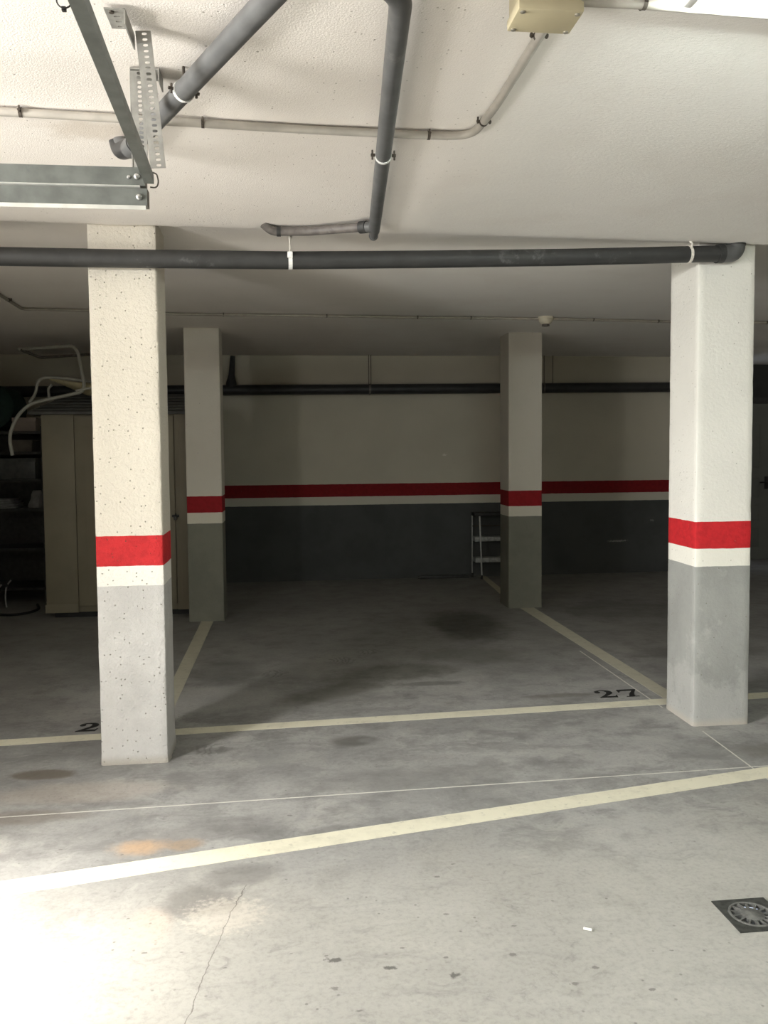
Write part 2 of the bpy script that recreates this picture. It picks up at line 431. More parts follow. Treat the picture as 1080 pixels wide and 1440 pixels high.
T = .25
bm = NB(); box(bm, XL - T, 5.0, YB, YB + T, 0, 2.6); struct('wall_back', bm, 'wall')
bm = NB(); box(bm, 5.0, XR + T, YR, YR + T, 0, 2.6); struct('wall_recess', bm, 'recess_wall')
bm = NB(); box(bm, XR, XR + T, YF, YR, 0, 2.6); struct('wall_right', bm, 'wall')
# left wall with the garage door opening (door tracks run from it)
DX, DY0, DY1, DZ = -2.40, .30, 2.02, 2.32
bm = NB(); box(bm, XL - T, XL, 3.30, YR, 0, 2.6); struct('wall_left', bm, 'plain_wall')
bm = NB()
box(bm, DX - T, DX, DY1, 3.30, 0, 2.6); box(bm, DX - T, DX, YF, DY0, 0, 2.6); box(bm, DX - T, DX, DY0, DY1, DZ, 2.6)
box(bm, XL - T, DX, 3.05, 3.30, 0, 2.6)
struct('wall_garage_door', bm, 'plain_wall')
bm = NB(); box(bm, XL - T, XR + T, YF - T, YF, 0, 2.6); struct('wall_front', bm, 'plain_wall')

# floor joints and painted lines (a paint film of about a millimetre)
def strip(bm, a0, a1, b0, b1, z=.0012):
    """quad from the pair a0,a1 to the pair b0,b1, with thickness, cut into pieces with slightly uneven edges"""
    a0, a1, b0, b1 = (Vector((*q, 0)) for q in (a0, a1, b0, b1))
    n = max(2, int((b0 - a0).length / .05)); lo = []; hi = []
    for i in range(n + 1):
        t = i / n; p = a0.lerp(b0, t); q = a1.lerp(b1, t); d = (q - p).normalized()
        k = min(.002, (q - p).length * .1)
        p = p + d * k * noise.noise(p * 17); q = q + d * k * noise.noise(q * 17 + Vector((3, 3, 0)))
        lo.append((bm.verts.new((p.x, p.y, 0.0002)), bm.verts.new((q.x, q.y, .0002))))
        hi.append((bm.verts.new((p.x, p.y, z)), bm.verts.new((q.x, q.y, z))))
    for i in range(n):
        bm.faces.new((hi[i][0], hi[i + 1][0], hi[i + 1][1], hi[i][1]))
        bm.faces.new((hi[i][0], lo[i][0], lo[i + 1][0], hi[i + 1][0])); bm.faces.new((hi[i][1], hi[i + 1][1], lo[i + 1][1], lo[i][1]))
    bm.faces.new((lo[0][0], hi[0][0], hi[0][1], lo[0][1])); bm.faces.new((lo[n][0], lo[n][1], hi[n][1], hi[n][0]))
    return bm
bm = NB(); strip(bm, (-2.38, 3.392), (-2.38, 3.399), (6.95, 3.681), (6.95, 3.689), .0008); struct('trim_1', bm, 'joint')
bm = NB(); strip(bm, (2.035, 2.9), (2.042, 2.9), (2.075, 4.02), (2.082, 4.02), .0009)
strip(bm, (2.045, 4.42), (2.052, 4.42), (2.040, 5.75), (2.047, 5.75), .0009); struct('trim_2', bm, 'joint')

def fl(x): return 2.907 + (x + .995) * .1975
bm = NB(); strip(bm, (-2.38, fl(-2.38) - .105), (-2.38, fl(-2.38)), (6.9, fl(6.9) - .110), (6.9, fl(6.9)), .0016)
single('parking_line', bm, 'line', 'thick cream painted line slanting across the floor in front of both near pillars', 'line', 'painted parking lines', smooth=False)
def bl(x): return 4.425 + (x + .6) * .0555
bm = NB(); strip(bm, (-3.45, bl(-3.45) - .088), (-3.45, bl(-3.45)), (6.9, bl(6.9) - .115), (6.9, bl(6.9)), .0014)
single('parking_line', bm, 'line', 'cream painted line across the mouth of the bays, just behind the two near pillars', 'line', 'painted parking lines', smooth=False)
bm = NB(); strip(bm, (-.752, 4.44), (-.668, 4.44), (-.762, 7.226), (-.660, 7.226), .0011)
single('parking_line', bm, 'line_old', 'dull painted side line running back to the foot of the far left pillar', 'line', 'painted parking lines', smooth=False)
bm = NB(); strip(bm, (2.130, 4.59), (2.228, 4.59), (2.062, 7.383), (2.190, 7.383), .0011)
single('parking_line', bm, 'line_old', 'dull painted side line running back from the bay number 27 to the far right pillar', 'line', 'painted parking lines', smooth=False)
bm = NB(); strip(bm, (2.045, 7.70), (2.125, 7.70), (2.13, 9.295), (2.20, 9.295), .0011)
single('parking_line', bm, 'line_old', 'short faint line on the dark floor between the far right pillar and the step stool', 'line', 'painted parking lines', smooth=False)

# stencilled bay numbers: high-contrast serif figures
TWO = [(.03, 0), (.93, 0), (1.0, .30), (.95, .30), (.88, .17), (.40, .17), (.72, .40), (.90, .56), (.94, .72), (.88, .87), (.72, .97), (.50, 1.0),
       (.28, .97), (.10, .88), (.04, .76), (.08, .66), (.18, .62), (.29, .65), (.34, .74), (.29, .83), (.33, .90), (.46, .92), (.58, .86), (.63, .72),
       (.58, .56), (.40, .36), (.18, .17), (.03, .06)]
SEVEN = [(.05, .98), (.02, .62), (.07, .62), (.16, .78), (.30, .81), (.76, .81), (.48, .45), (.34, .18), (.30, .06), (.16, .06), (.16, 0), (.78, 0), (.78, .06),
         (.60, .06), (.62, .22), (.72, .48), (1.0, .93), (1.0, 1.0), (.12, 1.0)]
def digits(seq, z=.0016):
    bm = NB()
    for poly, x, y, w, h, sh in seq:
        prism(bm, [(x + u * w + v * sh, y + v * h) for u, v in poly], .0003, z)
    return bm
single('bay_number', digits([(TWO, 1.772, 4.640, .118, .146, .0), (SEVEN, 1.915, 4.640, .125, .142, .0)]), 'black_paint',
       'black stencilled number 27 on the floor beside the near right pillar', 'number', 'stencilled bay numbers', smooth=False)
single('bay_number', digits([(TWO, -1.130, 4.450, .112, .136, .0)]), 'black_paint',
       'black stencilled figure 2 on the floor to the left of the near left pillar', 'number', 'stencilled bay numbers', smooth=False)

# ------------------------------------------------------------------ pillars
def pillar(x, y, w, d, mat, label, rough, seed, h=2.50):
    bm = NB(); c = .010; per = []
    def edge(a, b, nrm, n):
        for i in range(n):
            t = i / n; per.append((Vector(a).lerp(Vector(b), t), Vector(nrm)))
    n = 10; q = .7071
    edge((c, 0), (w - c, 0), (0, -1), n); per.append((Vector((w - c, 0)), Vector((0, -1)))); per.append((Vector((w - c * .3, c * .3)), Vector((q, -q))))
    edge((w, c), (w, d - c), (1, 0), n); per.append((Vector((w, d - c)), Vector((1, 0)))); per.append((Vector((w - c * .3, d - c * .3)), Vector((q, q))))
    edge((w - c, d), (c, d), (0, 1), n); per.append((Vector((c, d)), Vector((0, 1)))); per.append((Vector((c * .3, d - c * .3)), Vector((-q, q))))
    edge((0, d - c), (0, c), (-1, 0), n); per.append((Vector((0, c)), Vector((-1, 0)))); per.append((Vector((c * .3, c * .3)), Vector((-q, -q))))
    rings = []; N = 90
    for j in range(N + 1):
        z = h * j / N; ring = []
        for p, nr in per:
            corner = 1.6 if abs(nr.x * nr.y) > .1 else 1.0
            k = Vector((x + p.x, y + p.y, z))
            dsp = rough * corner * (noise.noise(k * 9 + Vector((seed, 0, 0))) + .6 * noise.noise(k * 34))
            dsp += .006 * math.exp(-z / .035) * (1 + noise.noise(k * 40)) * (rough / .0014)
            ring.append(bm.verts.new((k.x + nr.x * dsp, k.y + nr.y * dsp, z)))
        rings.append(ring)
    m = len(per)
    for a, b in zip(rings, rings[1:]):
        for k in range(m): bm.faces.new((a[k], a[(k + 1) % m], b[(k + 1) % m], b[k]))
    bm.faces.new(rings[0][::-1]); bm.faces.new(rings[-1])
    return single('pillar', bm, mat, label, 'pillar', 'red banded concrete pillars')
pillar(-.8847, 3.9514, .3024, .2587, 'pillar_rough', 'near left pillar, rough pitted cream plaster over grey with a red band, brightly lit', .0014, 1)
pillar(2.0658, 4.0948, .3032, .3187, 'pillar', 'near right pillar, smooth white over grey with a red band, beside number 27', .0009, 2)
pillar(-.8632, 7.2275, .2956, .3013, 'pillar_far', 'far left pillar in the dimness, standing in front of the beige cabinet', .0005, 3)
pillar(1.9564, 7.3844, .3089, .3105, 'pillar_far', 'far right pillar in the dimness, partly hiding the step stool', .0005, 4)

# ------------------------------------------------------------------ pipes
def band(bm, c, t, r, w, th=.002, seg=20):
    """flat strap ring round an axis t at c"""
    c = Vector(c); t = Vector(t).normalized()
    tube(bm, [c - t * w / 2, c + t * w / 2], r + th, seg, True)

# 1 long grey waste pipe across the front of the near pillars
ax = [(-3.49, 3.79, 2.290), (-2.4, 3.82, 2.296), (-1.25, 3.876, 2.304), (-.73, 3.90, 2.308), (.018, 3.945, 2.322), (.7, 3.975, 2.345), (1.34, 4.01, 2.372), (1.98, 4.042, 2.404), (2.17, 4.050, 2.413)]
pipe = thing('waste_pipe', (.0, 3.945, 2.28), 'long dark grey waste pipe running level across the tops of both near pillars', 'pipe', 'grey waste pipes')
bm = NB(); tube(bm, ax, .0400, 24); body = link('pipe_run', bm, 'pvc', pipe)
bm = NB(); tube(bm, fillet([(2.15, 4.0495, 2.412), (2.238, 4.053, 2.416), (2.238, 4.053, 2.50)], .055, 8), .0445, 24)
link('elbow', bm, 'pvc_light', pipe)
bm = NB(); tube(bm, [(2.135, 4.0485, 2.411), (2.165, 4.05, 2.4125)], .0465, 24); tube(bm, [(2.238, 4.053, 2.452), (2.238, 4.053, 2.472)], .047, 24)
link('elbow_collar', bm, 'pvc', pipe)
o = NB(); tube(o, [(.018, 3.935, 2.455), (.019, 3.922, 2.435), (.019, 3.915, 2.42), (.018, 3.912, 2.39), (.018, 3.905, 2.345)], [.004, .003, .006, .0028, .0035], 8)
for k in range(5): box(o, .011, .030, 3.915, 3.930, 2.418 + k * .002, 2.421 + k * .002, 0)
link('hanger_wire', o, 'white_plaster', pipe)
o = NB(); band(o, (.018, 3.945, 2.322), (.65, .03, .02), .0405, .018, .0015, 24); box(o, .006, .030, 3.898, 3.906, 2.325, 2.352, .002)
link('hanger_strap', o, 'white_strap', pipe)
o = NB(); band(o, (1.985, 4.042, 2.404), (.64, .032, .03), .0405, .013, .003, 24)
tube(o, [(1.980, 4.015, 2.462), (1.984, 4.003, 2.448), (1.978, 3.999, 2.425)], [.007, .0045, .007], 8)
link('plaster_strap', o, 'white_plaster', pipe)

# 2 pipe hanging below the ceiling from the top of the photo, with a tee and a short branch
p2 = thing('drain_pipe', (.3, 2.9, 2.38), 'grey pipe coming straight back under the ceiling from the top centre', 'pipe', 'grey waste pipes')
bm = NB(); tube(bm, fillet([(.125, 1.69, 2.462), (.155, 1.722, 2.408), (.2495, 1.809, 2.406), (.3135, 2.70, 2.407), (.385, 3.72, 2.418)], .05, 8), .0255, 20); link('pipe_run', bm, 'pvc_light', p2)
bm = NB(); tube(bm, [(.379, 3.63, 2.418), (.3875, 3.76, 2.418)], .0255, 20); tube(bm, [(.3875, 3.71, 2.418), (.392, 3.825, 2.410)], [.022, .018], 18)
lathe(bm, [(.020, 0), (.021, .006), (.017, .016), (.008, .02)], (.392, 3.822, 2.41), 18, 'Y')
tube(bm, [(.3835, 3.70, 2.418), (.335, 3.735, 2.424)], .0235, 18); link('tee_fitting', bm, 'pvc_light', p2)
bm = NB(); tube(bm, fillet([(.345, 3.73, 2.424), (.24, 3.80, 2.432), (.10, 3.862, 2.434), (-.062, 3.875, 2.434), (-.098, 3.855, 2.461)], .045, 6), .0195, 16)
link('branch_pipe', bm, 'clay_pipe', p2)
bm = NB(); tube(bm, [(.352, 3.722, 2.423), (.325, 3.743, 2.425)], .0265, 18); link('branch_collar', bm, 'pvc', p2)
bm = NB(); tube(bm, [(-.04, 3.874, 2.434), (-.022, 3.8735, 2.434)], .0225, 18); link('branch_collar', bm, 'pvc', p2)
bm = NB(); c0 = Vector((.3195, 2.78, 2.408)); band(bm, c0, (.07, .98, 0), .026, .012, .002, 20); link('clamp_ring', bm, 'white_strap', p2)
bm = NB()
for s in (-1, 1):
    box(bm, c0.x + s * .034 - .007, c0.x + s * .034 + .007, c0.y - .005, c0.y + .005, 2.404, 2.412, .001)
    tube(bm, [(c0.x + s * .036, c0.y, 2.394), (c0.x + s * .036, c0.y, 2.424)], .003, 8)
    link('clamp_bolt', bm, 'steel_dark', p2); bm = NB()
tube(bm, [(c0.x, c0.y, 2.43), (c0.x, c0.y, 2.460)], .004, 8)
link('clamp_stud', bm, 'steel_dark', p2)

# 3 thicker pipe crossing diagonally near the door tracks
p3 = thing('drain_pipe', (-.25, 2.3, 2.37), 'grey pipe slanting under the ceiling to the perforated hanger at the upper left', 'pipe', 'grey waste pipes')
A = Vector((.34, 1.07, 2.392)); B = Vector((-.47, 2.755, 2.405)); dirv = (B - A).normalized()
bm = NB(); tube(bm, fillet([A, B, (-.515, 2.85, 2.43), (-.535, 2.89, 2.50)], .05, 6), .0265, 22); link('pipe_run', bm, 'pvc_light', p3)
bm = NB(); tube(bm, [B + dirv * -.03, B + dirv * .03], .0305, 22); link('pipe_socket', bm, 'pvc_light', p3)
bm = NB(); tube(bm, fillet([B + dirv * .02, (-.530, 2.875, 2.43), (-.545, 2.90, 2.49)], .04, 5), .0295, 22); link('elbow', bm, 'pvc_dark', p3)
cc = A.lerp(B, .742)
bm = NB(); band(bm, cc, dirv, .027, .012, .002, 22); link('clamp_ring', bm, 'white_strap', p3)
bm = NB(); sd = dirv.cross(Vector((0, 0, 1))).normalized()
for s in (-1, 1):
    q = cc + sd * s * .034
    tube(bm, [q - Vector((0, 0, .012)), q + Vector((0, 0, .012))], .0035, 8); tube(bm, [cc + sd * s * .026, cc + sd * s * .042], .0045, 8)
    link('clamp_bolt', bm, 'steel_dark', p3); bm = NB()
q = cc + Vector((0.0, .0, 0)); tube(bm, [q + Vector((0, 0, .025)), q + Vector((0, 0, .062))], .004, 8)
link('clamp_stud', bm, 'steel_dark', p3)

# 4 pipe along the back wall
p4 = thing('waste_pipe', (1.0, 9.22, 2.03), 'dark waste pipe running along the back wall high above the red stripe', 'pipe', 'grey waste pipes')
def bz(x): return 2.095 + (x + .64) * .0058
bm = NB(); tube(bm, [(XL + .01, 9.215, bz(XL)), (-.64, 9.215, bz(-.64)), (2, 9.215, bz(2)), (4.995, 9.215, bz(5))], .056, 20); link('pipe_run', bm, 'pvc_dark', p4)
bm = NB(); tube(bm, [(-.605, 9.225, 2.10), (-.605, 9.225, 2.17), (-.60, 9.235, 2.26), (-.585, 9.24, 2.46)], [.060, .056, .034, .026], 18)
link('riser', bm, 'pvc_dark', p4)
for X in (.888, 2.84):
    bm = NB(); band(bm, (X, 9.215, bz(X)), (1, 0, 0), .0565, .022, .003, 20); link('clamp_ring', bm, 'clay_pipe', p4)
    bm = NB()
    for dx in (-.012, .012) if X < 1 else (0, .10): tube(bm, [(X + dx, 9.19, bz(X) + .05), (X + dx, 9.19, 2.475)], .004, 8)
    link('hanger_rod', bm, 'steel_dark', p4)

# 5 conduits
def clip(parent, c, t, r, top, mat='steel_dark'):
    c = Vector(c); t = Vector(t).normalized(); sd = t.cross(Vector((0, 0, 1))).normalized(); b = NB()
    band(b, c, t, r, .009, .0015, 16)
    for s in (-1, 1):
        q = c + sd * s * (r + .006)
        tube(b, [q + Vector((0, 0, -.006)), Vector((q.x, q.y, top))], .003, 8)
        tube(b, [q - sd * s * .008, q + sd * s * .004], .0045, 8)
    link('clip', b, mat, parent)
cd = thing('conduit', (-.1, 2.70, 2.43), 'pale plastic conduit across the ceiling bending up to the beige junction box', 'conduit', 'ceiling conduits')
bm = NB()
tube(bm, fillet([(-2.39, 2.59, 2.446), (-.83, 2.620, 2.446), (-.25, 2.660, 2.446), (.068, 2.683, 2.446), (.46, 2.697, 2.446), (.592, 2.688, 2.446), (.612, 2.48, 2.446), (.613, 1.93, 2.442)], .13, 8), .0125, 16)
link('tube', bm, 'conduit', cd)
for c, t in [((-.765, 2.623, 2.446), (1, .05, 0)), ((-.245, 2.660, 2.446), (1, .06, 0)), ((.455, 2.696, 2.446), (1, .03, 0)), ((.604, 2.57, 2.446), (.05, -1, 0)), ((.613, 2.03, 2.445), (0, 1, 0))]:
    clip(cd, c, t, .0125, 2.459)
cr = thing('conduit', (1.0, 1.89, 2.43), 'pale plastic conduit leaving the beige box to the right past the ceiling lamp', 'conduit', 'ceiling conduits')
bm = NB(); tube(bm, [(.64, 1.868, 2.446), (.80, 1.866, 2.446), (1.10, 1.880, 2.446), (2.2, 1.93, 2.446), (XR - .01, 2.1, 2.446)], .0125, 16); link('tube', bm, 'conduit', cr)
for X, Y in ((.805, 1.866), (1.9, 1.918)): clip(cr, (X, Y, 2.446), (1, .03, 0), .0125, 2.459)
cb = thing('conduit', (1.0, 6.5, 2.45), 'thin conduit across the dim rear ceiling joining the small round detector', 'conduit', 'ceiling conduits')
bm = NB()
tube(bm, fillet([(-1.80, 4.35, 2.462), (-1.83, 5.7, 2.462), (-1.86, 6.27, 2.462), (-1.44, 6.30, 2.462), (-.80, 6.43, 2.462), (.14, 6.45, 2.462), (1.08, 6.49, 2.462), (1.957, 6.50, 2.462)], .05, 4), .0105, 12); link('tube', bm, 'conduit_far', cb)
bm = NB(); tube(bm, fillet([(2.084, 6.503, 2.462), (3.07, 6.59, 2.462), (3.95, 6.60, 2.462), (XR - .01, 6.7, 2.462)], .05, 4), .0105, 12)
link('tube', bm, 'conduit_far', cb)
for X, Y in [(-1.835, 5.9), (-1.35, 6.318), (-.47, 6.440), (.30, 6.457), (1.00, 6.487), (1.42, 6.494), (2.42, 6.534), (2.98, 6.582), (3.92, 6.60)]:
    clip(cb, (X, Y, 2.462), (1, .05, 0) if X > -1.8 else (.05, -1, 0), .0105, 2.474)

# detector
dt = thing('smoke_detector', (2.02, 6.50, 2.40), 'small round cream smoke detector on the rear ceiling above the far right pillar', 'detector')
bm = NB(); lathe(bm, [(.060, 2.478), (.062, 2.462), (.056, 2.456)], (2.02, 6.50, 0), 28); link('base', bm, 'detector', dt)
bm = NB(); lathe(bm, [(.054, 2.457), (.052, 2.440), (.040, 2.424), (.030, 2.420)], (2.02, 6.50, 0), 28); link('cover', bm, 'detector', dt)
bm = NB(); lathe(bm, [(.026, 2.422), (.026, 2.412), (.020, 2.404), (.008, 2.402)], (2.02, 6.50, 0), 20)
for k in range(8):
    a = k * PI / 4; box(bm, -.003, .003, .024, .030, 2.405, 2.422, 0, Matrix.Translation((2.02, 6.50, 0)) @ Matrix.Rotation(a, 4, 'Z'))
link('sensor_cage', bm, 'carton_dark', dt)

# 6 junction box
jb = thing('junction_box', (.573, 1.856, 2.39), 'square beige junction box screwed to the ceiling at the top of the photo', 'junction box')
bx0, bx1, by0, by1 = .501, .646, 1.806, 1.908
bm = NB(); box(bm, bx0 + .004, bx1 - .004, by0 + .004, by1 - .004, 2.412, 2.464, .004); link('body', bm, 'box', jb)
bm = NB(); box(bm, bx0, bx1, by0, by1, 2.390, 2.414, .005); lid = link('lid', bm, 'box', jb)
for X in (bx0 + .012, bx1 - .012):
    for Y in (by0 + .012, by1 - .012):
        b = NB(); lathe(b, [(.006, 2.3915), (.006, 2.3885), (.004, 2.387)], (X, Y, 0), 14); box(b, X - .005, X + .005, Y - .0009, Y + .0009, 2.3862, 2.3875); link('screw', b, 'screw', lid)

# fluorescent batten at the upper right corner
lp = thing('ceiling_lamp', (1.46, 1.76, 2.41), 'bright white fluorescent batten on the ceiling at the top right corner', 'lamp')
bm = NB(); box(bm, .86, 2.08, 1.715, 1.795, 2.435, 2.464, .004); link('housing', bm, 'lamp_body', lp)
bm = NB()
tube(bm, [(.875, 1.755, 2.428), (2.065, 1.755, 2.428)], .026, 20); link('diffuser', bm, 'lamp', lp)
for a, b_ in ((.858, .878), (2.062, 2.082)):
    bm = NB(); box(bm, a, b_, 1.722, 1.788, 2.398, 2.456, .004); link('end_cap', bm, 'lamp_body', lp)

# ------------------------------------------------------------------ garage door tracks and their hangers
def track(z0, z1, x1, label):
    t = thing('garage_door_track', (x1 - .5, 2.06, z0), label, 'track', 'garage door tracks')
    b = NB(); y = 2.050; th = .0018; d = .028
    prof = [(y, z0), (y, z1), (y + d, z1), (y + d, z1 - .006), (y + d - th, z1 - .006), (y + d - th, z1 - th), (y + th, z1 - th), (y + th, z0 + th), (y + d - th, z0 + th), (y + d - th, z0 + .008), (y + d, z0 + .008), (y + d, z0)]
    prism(b, prof, DX + .01, x1, lambda p: (p[2], p[0], p[1])); link('rail', b, 'track', t, False)
    b = NB(); hl = .0045 if z1 > 2.09 else .007
    prism(b, [(y - .001, z0 + .0005), (y + .006, z0 - hl), (y + .008, z0 - hl), (y + .004, z0 + .0005)], DX + .01, x1 - (.012 if z1 > 2.09 else .004), lambda p: (p[2], p[0], p[1])); link('lit_lip', b, 'lit_edge', t, False)  # pale strip added for the bright lit line under the rail
    zc = (z0 + z1) / 2
    b = NB(); lathe(b, [(.0075, 0), (.0072, -.003), (.005, -.0058), (.002, -.0065)], (x1 - .018, y, zc), 18, 'Y'); link('rivet', b, 'rivet', t)
    if z1 > 2.09:
        b = NB(); lathe(b, [(.0045, 0), (.0042, -.002), (.002, -.003)], (x1 - .0365, y, zc - .002), 14, 'Y'); link('rivet', b, 'rivet', t)
    b = NB(); box(b, x1 - .002, x1 + .0005, y + .001, y + d, z0 + .001, z1 - .001); link('end_cap', b, 'steel_dark', t)
track(2.072, 2.114, -.324, 'upper of the two galvanised garage door tracks at the upper left')
track(2.026, 2.066, -.320, 'lower of the two galvanised garage door tracks at the upper left')

def perforated(bm, o, u, v, w, n, pitch, slot, uoff=.5):
    """strip of width w along v with n oblong slots, as open faces (solidified later)"""
    o, u, v = Vector(o), Vector(u).normalized(), Vector(v).normalized()
    hw, hh = slot[0] / 2, slot[1] / 2
    for i in range(n):
        c = o + v * (pitch * (i + .5)) + u * (w * uoff)
        y0, y1 = -pitch / 2, pitch / 2; x0, x1 = -w * uoff, w * (1 - uoff)
        outer = [(x0, y0), (0, y0), (x1, y0), (x1, 0), (x1, y1), (0, y1), (x0, y1), (x0, 0)]
        k = .55
        inner = [(-hw * k, -hh), (0, -hh), (hw * k, -hh), (hw, 0), (hw * k, hh), (0, hh), (-hw * k, hh), (-hw, 0)]
        inner[0] = (-hw, -hh * k) if False else (-hw * .8, -hh * .8); inner[2] = (hw * .8, -hh * .8); inner[4] = (hw * .8, hh * .8); inner[6] = (-hw * .8, hh * .8)
        A_ = [bm.verts.new(c + u * a + v * b) for a, b in outer]; B_ = [bm.verts.new(c + u * a + v * b) for a, b in inner]
        for j in range(8): bm.faces.new((A_[j], A_[(j + 1) % 8], B_[(j + 1) % 8], B_[j]))
def solid(o, th):
    m = o.modifiers.new('thickness', 'SOLIDIFY'); m.thickness = th; m.offset = 0
    return o
h1 = thing('track_hanger', (-.31, 2.10, 2.13), 'long perforated angle hanger dropping from the ceiling to the end of the door tracks', 'bracket', 'perforated track hangers')
top = Vector((-.352, 2.105, 2.448)); bot = Vector((-.324, 2.105, 2.130)); v_ = (bot - top)
bm = NB(); perforated(bm, top + Vector((.006, 0, 0)), (1, 0, .06), v_, .035, 24, v_.length / 24, (.012, .007), .55)
solid(link('perforated_flange', bm, 'steel', h1, False), .002)
bm = NB(); perforated(bm, top + Vector((.006, 0, 0)), (-.12, 1, 0), v_, .030, 24, v_.length / 24, (.012, .006))
solid(link('side_flange', bm, 'steel', h1, False), .002)
bm = NB(); perforated(bm, (-.400, 2.012, 2.452), (1, 0, 0), (0, 1, 0), .046, 4, .023, (.016, .007))
solid(link('ceiling_plate', bm, 'steel', h1, False), .003)
bm = NB(); box(bm, -.356, -.353, 2.012, 2.135, 2.418, 2.453); link('plate_flange', bm, 'steel', h1, False)
bm = NB()
tube(bm, [(-.385, 2.024, 2.453), (-.385, 2.024, 2.447)], .006, 10); link('anchor_bolt', bm, 'steel_dark', h1)
h2 = thing('track_hanger', (-.38, 2.33, 2.10), 'shorter perforated angle hanger standing just behind the long one above the door tracks', 'bracket', 'perforated track hangers')
top = Vector((-.400, 2.33, 2.452)); bot = Vector((-.394, 2.33, 2.17)); v_ = (bot - top)
bm = NB(); perforated(bm, top, (1, 0, 0), v_, .036, 24, v_.length / 24, (.011, .0085), .62); solid(link('perforated_flange', bm, 'steel', h2, False), .002)
bm = NB(); box(bm, -.401, -.399, 2.330, 2.36, 2.18, 2.452); link('side_flange', bm, 'steel', h2, False)
bm = NB(); box(bm, -.400, -.325, 2.325, 2.395, 2.455, 2.459); box(bm, -.327, -.324, 2.318, 2.392, 2.425, 2.459); link('ceiling_plate', bm, 'steel', h2, False)

sb = thing('spreader_bar', (-.3, 1.8, 2.06), 'slim steel angle bar running from the track ends towards the viewer at the upper left', 'bar')
a = Vector((-.314, 2.047, 2.076)); b = Vector((-.190, -.42, 2.003)); t = (b - a).normalized(); sx = Vector((1, 0, 0)); sx = (sx - t * sx.dot(t)).normalized(); up = sx.cross(t); up = up if up.z > 0 else -up
bm = NB(); w = .0215
prof = [(-w / 2, 0), (w / 2, 0), (w / 2, .020), (w / 2 - .002, .020), (w / 2 - .002, .002), (-w / 2, .002)]
prism(bm, prof, 0, (b - a).length, lambda p: a + sx * p[0] + up * p[1] + t * p[2]); link('angle_bar', bm, 'track', sb, False)
bm = NB(); box(bm, -.205, -.175, -.40, -.397, 2.00, 2.464); link('end_strap', bm, 'steel', sb, False)
bm = NB(); tube(bm, fillet([(-.312, 2.046, 2.068), (-.298, 2.05, 2.068), (-.293, 2.052, 2.082), (-.297, 2.05, 2.100), (-.306, 2.048, 2.102)], .008, 4), .0018, 8); link('end_hook', bm, 'steel_dark', sb)
bm = NB(); pts = [(-.2925 + .0105 * math.cos(k * PI / 10) , 1.215 + .003 * math.sin(k * PI / 10), 2.0655 + .0125 * math.sin(k * PI / 10)) for k in range(20)]
tube(bm, pts, .0011, 8, closed=True); box(bm, -.2965, -.2905, 1.212, 1.218, 2.050, 2.056, .001)
single('cable_tie', bm, 'black', 'small black cable tie loop hanging beside the steel bar at the top left edge', 'cable tie')

# ------------------------------------------------------------------ floor drain
dr = thing('floor_drain', (DRAIN[0], DRAIN[1], -.1), 'square black iron floor drain with a round spoked grate at the lower right', 'drain')
bm = NB(); R_ = .072; S = .0885; n = 48
lo, hi, hi2, ou = [], [], [], []
for k in range(n):
    an = 2 * PI * k / n; cx, cy = math.cos(an), math.sin(an); m = max(abs(cx), abs(cy))
    ou.append(bm.verts.new((DRAIN[0] + S * cx / m, DRAIN[1] + S * cy / m, .003))); lo.append(bm.verts.new((DRAIN[0] + S * cx / m, DRAIN[1] + S * cy / m, .0005)))
    hi.append(bm.verts.new((DRAIN[0] + R_ * cx, DRAIN[1] + R_ * cy, .003))); hi2.append(bm.verts.new((DRAIN[0] + R_ * cx, DRAIN[1] + R_ * cy, -.008)))
for k in range(n):
    j = (k + 1) % n
    bm.faces.new((ou[k], ou[j], hi[j], hi[k])); bm.faces.new((hi[k], hi[j], hi2[j], hi2[k])); bm.faces.new((lo[k], lo[j], ou[j], ou[k]))
fr = link('frame', bm, 'iron', dr, False)
bm = NB(); box(bm, DRAIN[0] - DH + .001, DRAIN[0] + DH - .001, DRAIN[1] - DH + .001, DRAIN[1] + DH - .001, -.09, -.03); link('sump', bm, 'black', dr, False)
bm = NB()
lathe(bm, [(.0705, -.008), (.0705, .004), (.0690, .0055), (.0635, .0055), (.062, .004), (.062, -.008)], (*DRAIN, 0), 48)
for f in [f for f in bm.faces if len(f.verts) > 4]: bm.faces.remove(f)
lathe(bm, [(.036, -.008), (.036, .003), (.034, .0042), (.016, .0045), (.014, .0055), (.004, .0055)], (*DRAIN, 0), 36)
for k in range(14): box(bm, .034, .064, -.0032, .0032, -.007, .0035, .001, Matrix.Translation((*DRAIN, 0)) @ Matrix.Rotation(k * 2 * PI / 14, 4, 'Z'))
link('grate', bm, 'iron_lite', dr)

bm = NB(); tube(bm, [(.862, 2.383, .0045), (.884, 2.372, .0045)], .004, 10)
single('cigarette_end', bm, 'butt', 'tiny white scrap lying on the pale concrete left of the drain', 'litter')

